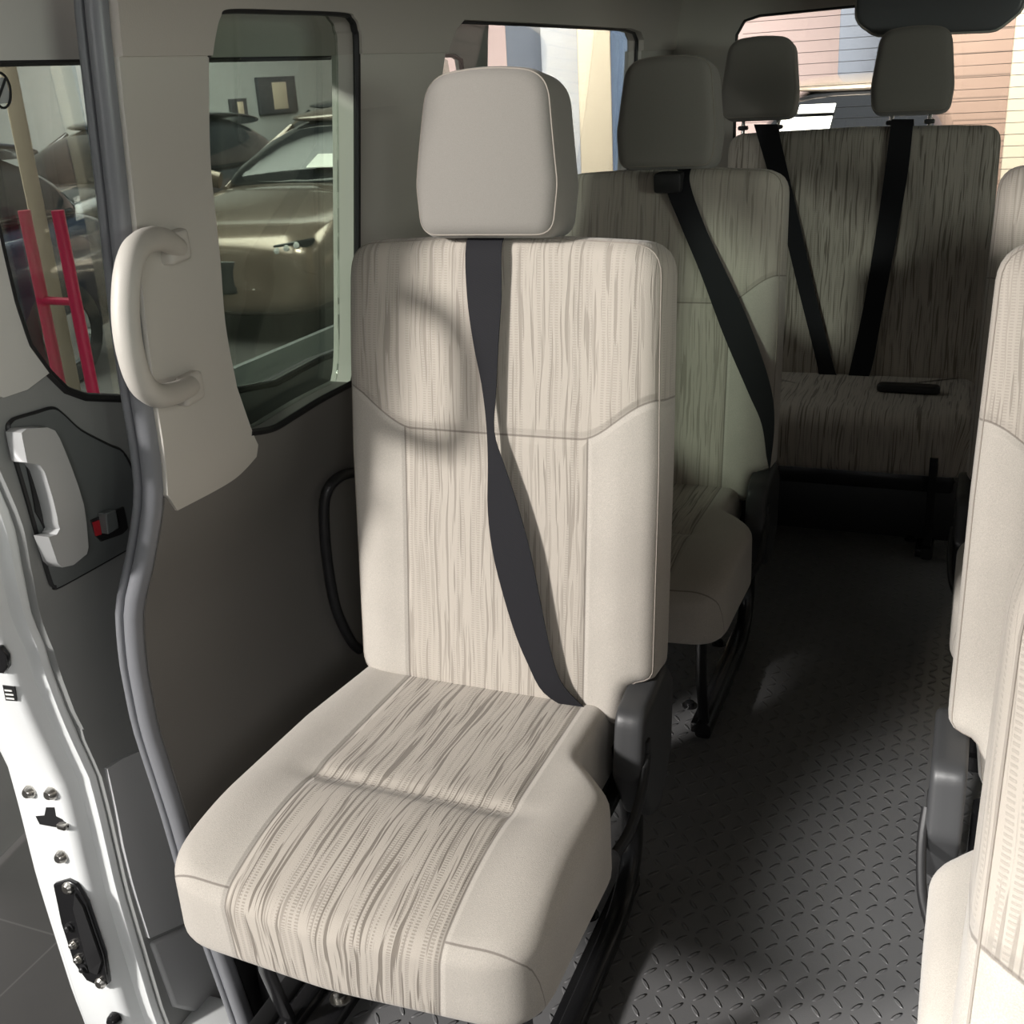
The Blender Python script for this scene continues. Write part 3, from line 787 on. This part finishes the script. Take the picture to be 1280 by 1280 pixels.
def car(name, loc, rz, paint, label, cat, paper=None):
    root = empty(name, loc, rz); tag(root, label, cat)
    def loft(nm, secs, mat, parent, sub=1, cap=True):
        vs = []; fs = []; m = len(secs[0])
        for s in secs: vs += s
        for i in range(len(secs)-1):
            for k in range(m): l = (k+1) % m; fs.append((i*m+k, i*m+l, (i+1)*m+l, (i+1)*m+k))
        if cap: fs += [tuple(range(m)), tuple((len(secs)-1)*m+k for k in range(m))]
        o = mesh_obj(nm, vs, fs, mat, parent); sd = o.modifiers.new('s', 'SUBSURF'); sd.levels = sd.render_levels = 2; return o
    def sec(y, zb, zt, hw, dome=.03):
        zm = zb+(zt-zb)*.62
        half = [(hw*.55, zb), (hw*.93, zb+.04), (hw, zb+(zt-zb)*.3), (hw, zm), (hw*.95, zt-.06), (hw*.80, zt), (hw*.4, zt+dome)]
        return [V((x, y, z)) for x, z in half]+[V((-x, y, z)) for x, z in half[::-1]]
    body = loft('body', [sec(-2.27, .32, .70, .70), sec(-2.2, .24, .80, .82), sec(-2.02, .2, .90, .90), sec(-1.6, .2, .98, .93, .05), sec(-1.0, .2, 1.06, .93, .05), sec(0, .2, 1.08, .92), sec(1.4, .2, 1.10, .92), sec(2.0, .22, 1.10, .90), sec(2.25, .35, 1.0, .80)], paint, root)
    def gsec(y, zt, hw, ht): return [V((hw, y, 1.0)), V((hw, y, 1.10)), V((ht, y, zt)), V((0, y, zt+.03 if zt > 1.2 else zt)), V((-ht, y, zt)), V((-hw, y, 1.10)), V((-hw, y, 1.0))]
    gl = loft('windows', [gsec(-1.02, 1.10, .74, .70), gsec(-.6, 1.34, .82, .68), gsec(-.1, 1.56, .84, .63), gsec(.8, 1.62, .84, .63), gsec(1.6, 1.56, .82, .62), gsec(2.1, 1.2, .76, .66)], m_gdark, root)
    loft('roof', [[V((x*.66, y, z)) for x, z in ((-1, zt-.03), (-.85, zt+.02), (0, zt+.05), (.85, zt+.02), (1, zt-.03), (0, zt-.06))] for y, zt in ((-.2, 1.55), (.2, 1.60), (.9, 1.63), (1.7, 1.57), (1.95, 1.47))], paint, root)
    for s in (-1, 1):
        tube('windscreen_pillar', [(s*.72, -.90, 1.04), (s*.65, -.5, 1.26), (s*.56, -.02, 1.49)], .032, paint, root, n=8)
        for y in (-1.38, 1.38):
            wh = lathe('wheel', [(.16, -.09), (.30, -.11), (.35, -.09), (.36, 0), (.35, .09), (.30, .11), (.24, .10), (.22, .07), (.06, .06), (0, .07)], m_tyre, root, (s*.82, y, .36), (s, 0, 0), n=28)
            lathe('rim', [(.0, .075), (.05, .085), (.10, .08), (.21, .085), (.225, .10), (.225, .06), (0, .06)], m_chrome, wh, (s*.82, y, .36), (s, 0, 0), n=20)
        h, e = pad('headlight', rpoly([(.0, -.03, .02), (.30, .04, .03), (.33, .10, .02), (.05, .06, .02)], 50), .05, .012, .008, lambda a, b, c, s=s: V((s*(.52+a), -2.215+a*a*1.1-c*.8+.03, .71+b)), m_gdark, root, ni=5, nr=4)
        for k in range(3): 
            lathe('lamp', [(0, .012), (.02, .008), (.026, 0), (0, 0)], m_lampw, h, (s*(.60+k*.07), -2.235+(.08+k*.07)**2*1.1, .73+k*.017), (0, -1, .2), n=12)
        tube('mirror', [(s*.9, -.72, 1.10), (s*1.05, -.74, 1.14)], .08, paint, root, n=10, flat=((0, 1, 0), .5, .9))
    pad('grille', rpoly([(-.42, .42, .05), (.42, .42, .05), (.50, .66, .05), (-.50, .66, .05)], 60), .05, .01, .01, lambda a, b, c: V((a, -2.24+a*a*.3-c*.8, b)), m_black, root, ni=4, nr=3)
    if paper:
        for (a, b, wd, hh, t) in paper:
            vs = []
            for i, (p, q) in enumerate(((0, 0), (wd, 0), (wd, hh), (0, hh))):
                yy = -1.02+.92*(b+q); zz = 1.10+.46*(b+q)
                vs.append((a+p+t*q, yy-.035, zz+.045)); 
            vs += [(x, y-.004, z+.006) for x, y, z in vs]
            mesh_obj('windscreen_paper', vs, [(0, 1, 2, 3), (4, 5, 6, 7), (0, 1, 5, 4), (1, 2, 6, 5), (2, 3, 7, 6), (3, 0, 4, 7)], m_paper, root, smooth=False)
    return root
m_lampw = simple('lamp_lens', (.9, .9, .88), .1, .6)
def paint(name, c, metal=.5): return Mat(name, .22, metal).col(c).set(Coat_Weight=.6, Coat_Roughness=.05).m
p_bronze = paint('bronze_paint', (.20, .15, .12)); p_dark = paint('dark_grey_paint', (.035, .037, .042)); p_navy = paint('navy_paint', (.025, .035, .06)); p_beige = paint('champagne_paint', (.42, .34, .27)); p_silver = paint('silver_paint', (.35, .35, .36))
def gpt(px, py, dist):
    d = ray(px, py); d = d.normalized(); return EYE+d*dist
def place(px, dist):
    d = ray(px, 200); d.z = 0; d.normalize(); return V((d.x*dist, d.y*dist, GZ))
def corner_at(px, dist, cx, cy=-2.15): return place(px, dist)-V((cx, cy, 0))
CARS = [('parked_suv', corner_at(385, 8.3, .9), 0, p_bronze, 'bronze SUV with slim headlight seen through the window beside the large front seat', [(.12, .12, .34, .2, .1)]),
        ('parked_car', corner_at(330, 13.4, .9)+V((0, 1.3, 0)), 0, p_dark, 'dark car behind the bronze SUV, mostly its roof showing', None),
        ('parked_sedan', V((-6.6, 4.45, GZ)), 0, p_navy, 'dark navy car seen through the sliding door window behind the pink pull bars', None),
        ('parked_crossover', corner_at(30, 10.5, .9), 0, p_dark, 'dark car at the far left edge behind the glass showroom door', None),
        ('parked_wagon', corner_at(1024, 8.8, 0), 0, p_beige, 'champagne car behind the tailgate window with white papers in its windscreen', [(-.52, .10, .42, .34, 0), (-.40, .50, .30, .14, 0)])]
for nm, lc, rz, pt, lb_, pap in CARS: car(nm, lc, R(rz), pt, lb_, 'car', pap)

# pictures on the grey wall
def wall_frame(pa, pb, label):
    A = atx(*pa, -9.99); B = atx(*pb, -9.99); r = empty('picture_frame', (-9.99, (A.y+B.y)/2, (A.z+B.z)/2)); hy = abs(A.y-B.y)/2; hz = abs(A.z-B.z)/2
    box('frame', (-.01, -hy, -hz), (.05, hy, hz), m_frame, r, .01); box('picture', (.045, -hy*.3, -hz*.75), (.056, hy*.45, hz*.7), m_beige, r, .002)
    tag(r, label, 'picture'); return r
wall_frame((318, 97), (370, 140), 'dark square frame with a beige centre on the grey showroom wall')
wall_frame((285, 124), (308, 150), 'small dark frame left of the larger one on the grey showroom wall')

# glass door with pink pull handle
def glass_door():
    P0 = atz(30, 262, .90) if False else None
    d = ray(52, 300); d2 = V((d.x, d.y, 0)).normalized(); c = d2*3.3
    ang = math.atan2(d2.y, d2.x)-PI/2
    r = empty('glass_door', (c.x, c.y, GZ), ang+R(55)); inv_ = (Matrix.Rotation(-(ang+R(55)), 3, 'Z'))
    box('pane', (-.75, -.006, .02), (.30, .006, 2.3), m_clear, r, .002)
    for q, (px, dd) in {'a': (72, 3.25), 'b': (30, 3.35)}.items():
        t = gpt(px, 263, 1); t = t-EYE; k = dd/math.hypot(t.x, t.y); top = EYE+t*k; 
        l = inv_@(V((top.x, top.y, 0))-V((c.x, c.y, 0)))
        tube('pull_bar', [(l.x, l.y, .55), (l.x, l.y, top.z-GZ)], .0165, m_pink, r, n=14)
        if q == 'a': la, zt = l, top.z-GZ
        else: lb = l
    for z in (zt-.24, .75): tube('cross_pin', [(la.x, la.y, z), (lb.x, lb.y, z)], .011, m_pink, r, n=10)
    s = V((-.12, 0, 0))
    tag(r, 'clear glass showroom door with two pink-red pull bars joined by pins', 'glass door'); return r
glass_door()

# columns and panels beyond the rear windows
def column(name, pa, pb, dist, depth, mat, label, top=3.6, cat='column'):
    A = place(pa, dist); B = place(pb, dist); w = (B-A).length; c = (A+B)/2; ang = math.atan2((B-A).y, (B-A).x)
    o = box(name, (-w/2, 0, 0), (w/2, depth, top), mat, None, .01); o.location = c; o.rotation_euler = (0, 0, ang); tag(o, label, cat); return o
column('column', 726, 766, 6.5, .5, m_cream, 'cream column lit brightly behind the left rear side window')
column('column', 22, 44, 5.6, .2, simple('tan_column', (.50, .40, .30), .7), 'narrow tan column seen through the sliding door window')
column('wall_panel', 682, 727, 7.5, .3, m_lilac, 'pale lilac wall panel left of the cream column', cat='panel')
column('wall_panel', 640, 684, 8, .3, m_slate, 'slate grey wall panel left of the lilac panel', cat='panel')
column('wall_panel', 766, 850, 8, .3, simple('blue_panel', (.22, .30, .45), .3), 'blue panel right of the cream column behind the side window', cat='panel')
column('column', 1252, 1400, 6.4, .5, m_cream, 'cream column at the right edge of the tailgate window')
column('wall_panel', 1108, 1262, 13.5, .3, m_brown, 'brown ribbed wall panel behind the tailgate window', cat='panel')
column('wall_panel', 1042, 1104, 14.5, .3, m_slate, 'dark grey notice panel behind the champagne car', cat='panel')

# ------------------------------------------------------------------ lights
def aim(o, tgt): o.rotation_euler = (V(tgt)-o.location).to_track_quat('-Z', 'Y').to_euler()
def spot(name, loc, tgt, power, size, col, rad=.08, blend=.3):
    l = bpy.data.lights.new(name, 'SPOT'); l.energy = power; l.spot_size = R(size); l.color = col; l.shadow_soft_size = rad; l.spot_blend = blend
    o = bpy.data.objects.new(name, l); o.location = loc; link(o); aim(o, tgt); return o
def area(name, loc, tgt, power, sx, sy, col, spread=180):
    l = bpy.data.lights.new(name, 'AREA'); l.shape = 'RECTANGLE'; l.size = sx; l.size_y = sy; l.energy = power; l.color = col; l.spread = R(spread)
    o = bpy.data.objects.new(name, l); o.location = loc; link(o); aim(o, tgt); return o
spot('showroom_spot_warm', (-4.95, -4.45, 3.6), (-.55, 1.05, .65), 3250, 23, (1, .96, .92), .36, .45)
spot('pillar_fill_spot', (1.3, -1.7, 2.0), (-1.1, 1.1, 1.0), 105, 38, (1, .99, .97), .30, .7)  # added fill from the right front for pillar, headliner and door trim
spot('floor_pool_spot', (-.55, -2.3, 2.6), (.07, 1.62, 0), 950, 7.2, (1, .98, .95), .10, .6)  # narrow spot added to make the lit pool on the aisle floor
area('headrest_fill_right', (4.6, -1.3, 1.30), (-.6, 2.6, 1.27), 150, 2.6, .5, (1, .985, .95))  # made-up eye-level source, brightens headrests and headliner through the right windows
area('doorway_fill', (-2.6, -1.3, 1.9), (-.6, 1.3, 1.0), 28, 1.6, 1.6, (1, .97, .94))  # soft fill added outside the open door
area('showroom_ceiling_left', (-6.5, 4.0, 3.9), (-6.6, 4.2, 0), 700, 4, 6, (1, .96, .9), 115)
area('showroom_ceiling_back_left', (-6.5, 11.5, 3.9), (-6.6, 13, 0), 900, 5, 5, (1, .97, .93), 140)
area('column_fill_side', (-2.2, 4.3, 3.7), (-2.6, 6.6, 1.3), 130, 2, .8, (1, .96, .90), 100)  # added only to brighten the cream column behind the side window
area('column_fill_tailgate', (.4, 4.7, 3.6), (.3, 6.6, 1.2), 110, 2, .6, (1, .96, .90), 100)  # added only to brighten the cream column behind the tailgate window
area('showroom_ceiling_rear', (0, 9.5, 3.9), (0, 12, 0), 1150, 6, 3, (1, .95, .88))
wd = bpy.data.worlds.new('world'); SC.world = wd; wd.use_nodes = True
wd.node_tree.nodes['Background'].inputs[0].default_value = (.95, .97, 1, 1); wd.node_tree.nodes['Background'].inputs[1].default_value = .17

cam = bpy.data.cameras.new('camera'); co = bpy.data.objects.new('camera', cam); link(co)
cam.sensor_fit = 'HORIZONTAL'; cam.sensor_width = 36; cam.lens = 36*FPX/1280; cam.clip_start = .02
M = Matrix(((CR.x, CU.x, -CF.x), (CR.y, CU.y, -CF.y), (CR.z, CU.z, -CF.z)))
co.matrix_world = Matrix.Translation(EYE)@M.to_4x4(); SC.camera = co
SC.view_settings.view_transform = 'Standard'; SC.view_settings.look = 'None'; SC.view_settings.gamma = 1; SC.view_settings.use_curve_mapping = False
SC.view_settings.exposure = 0.0
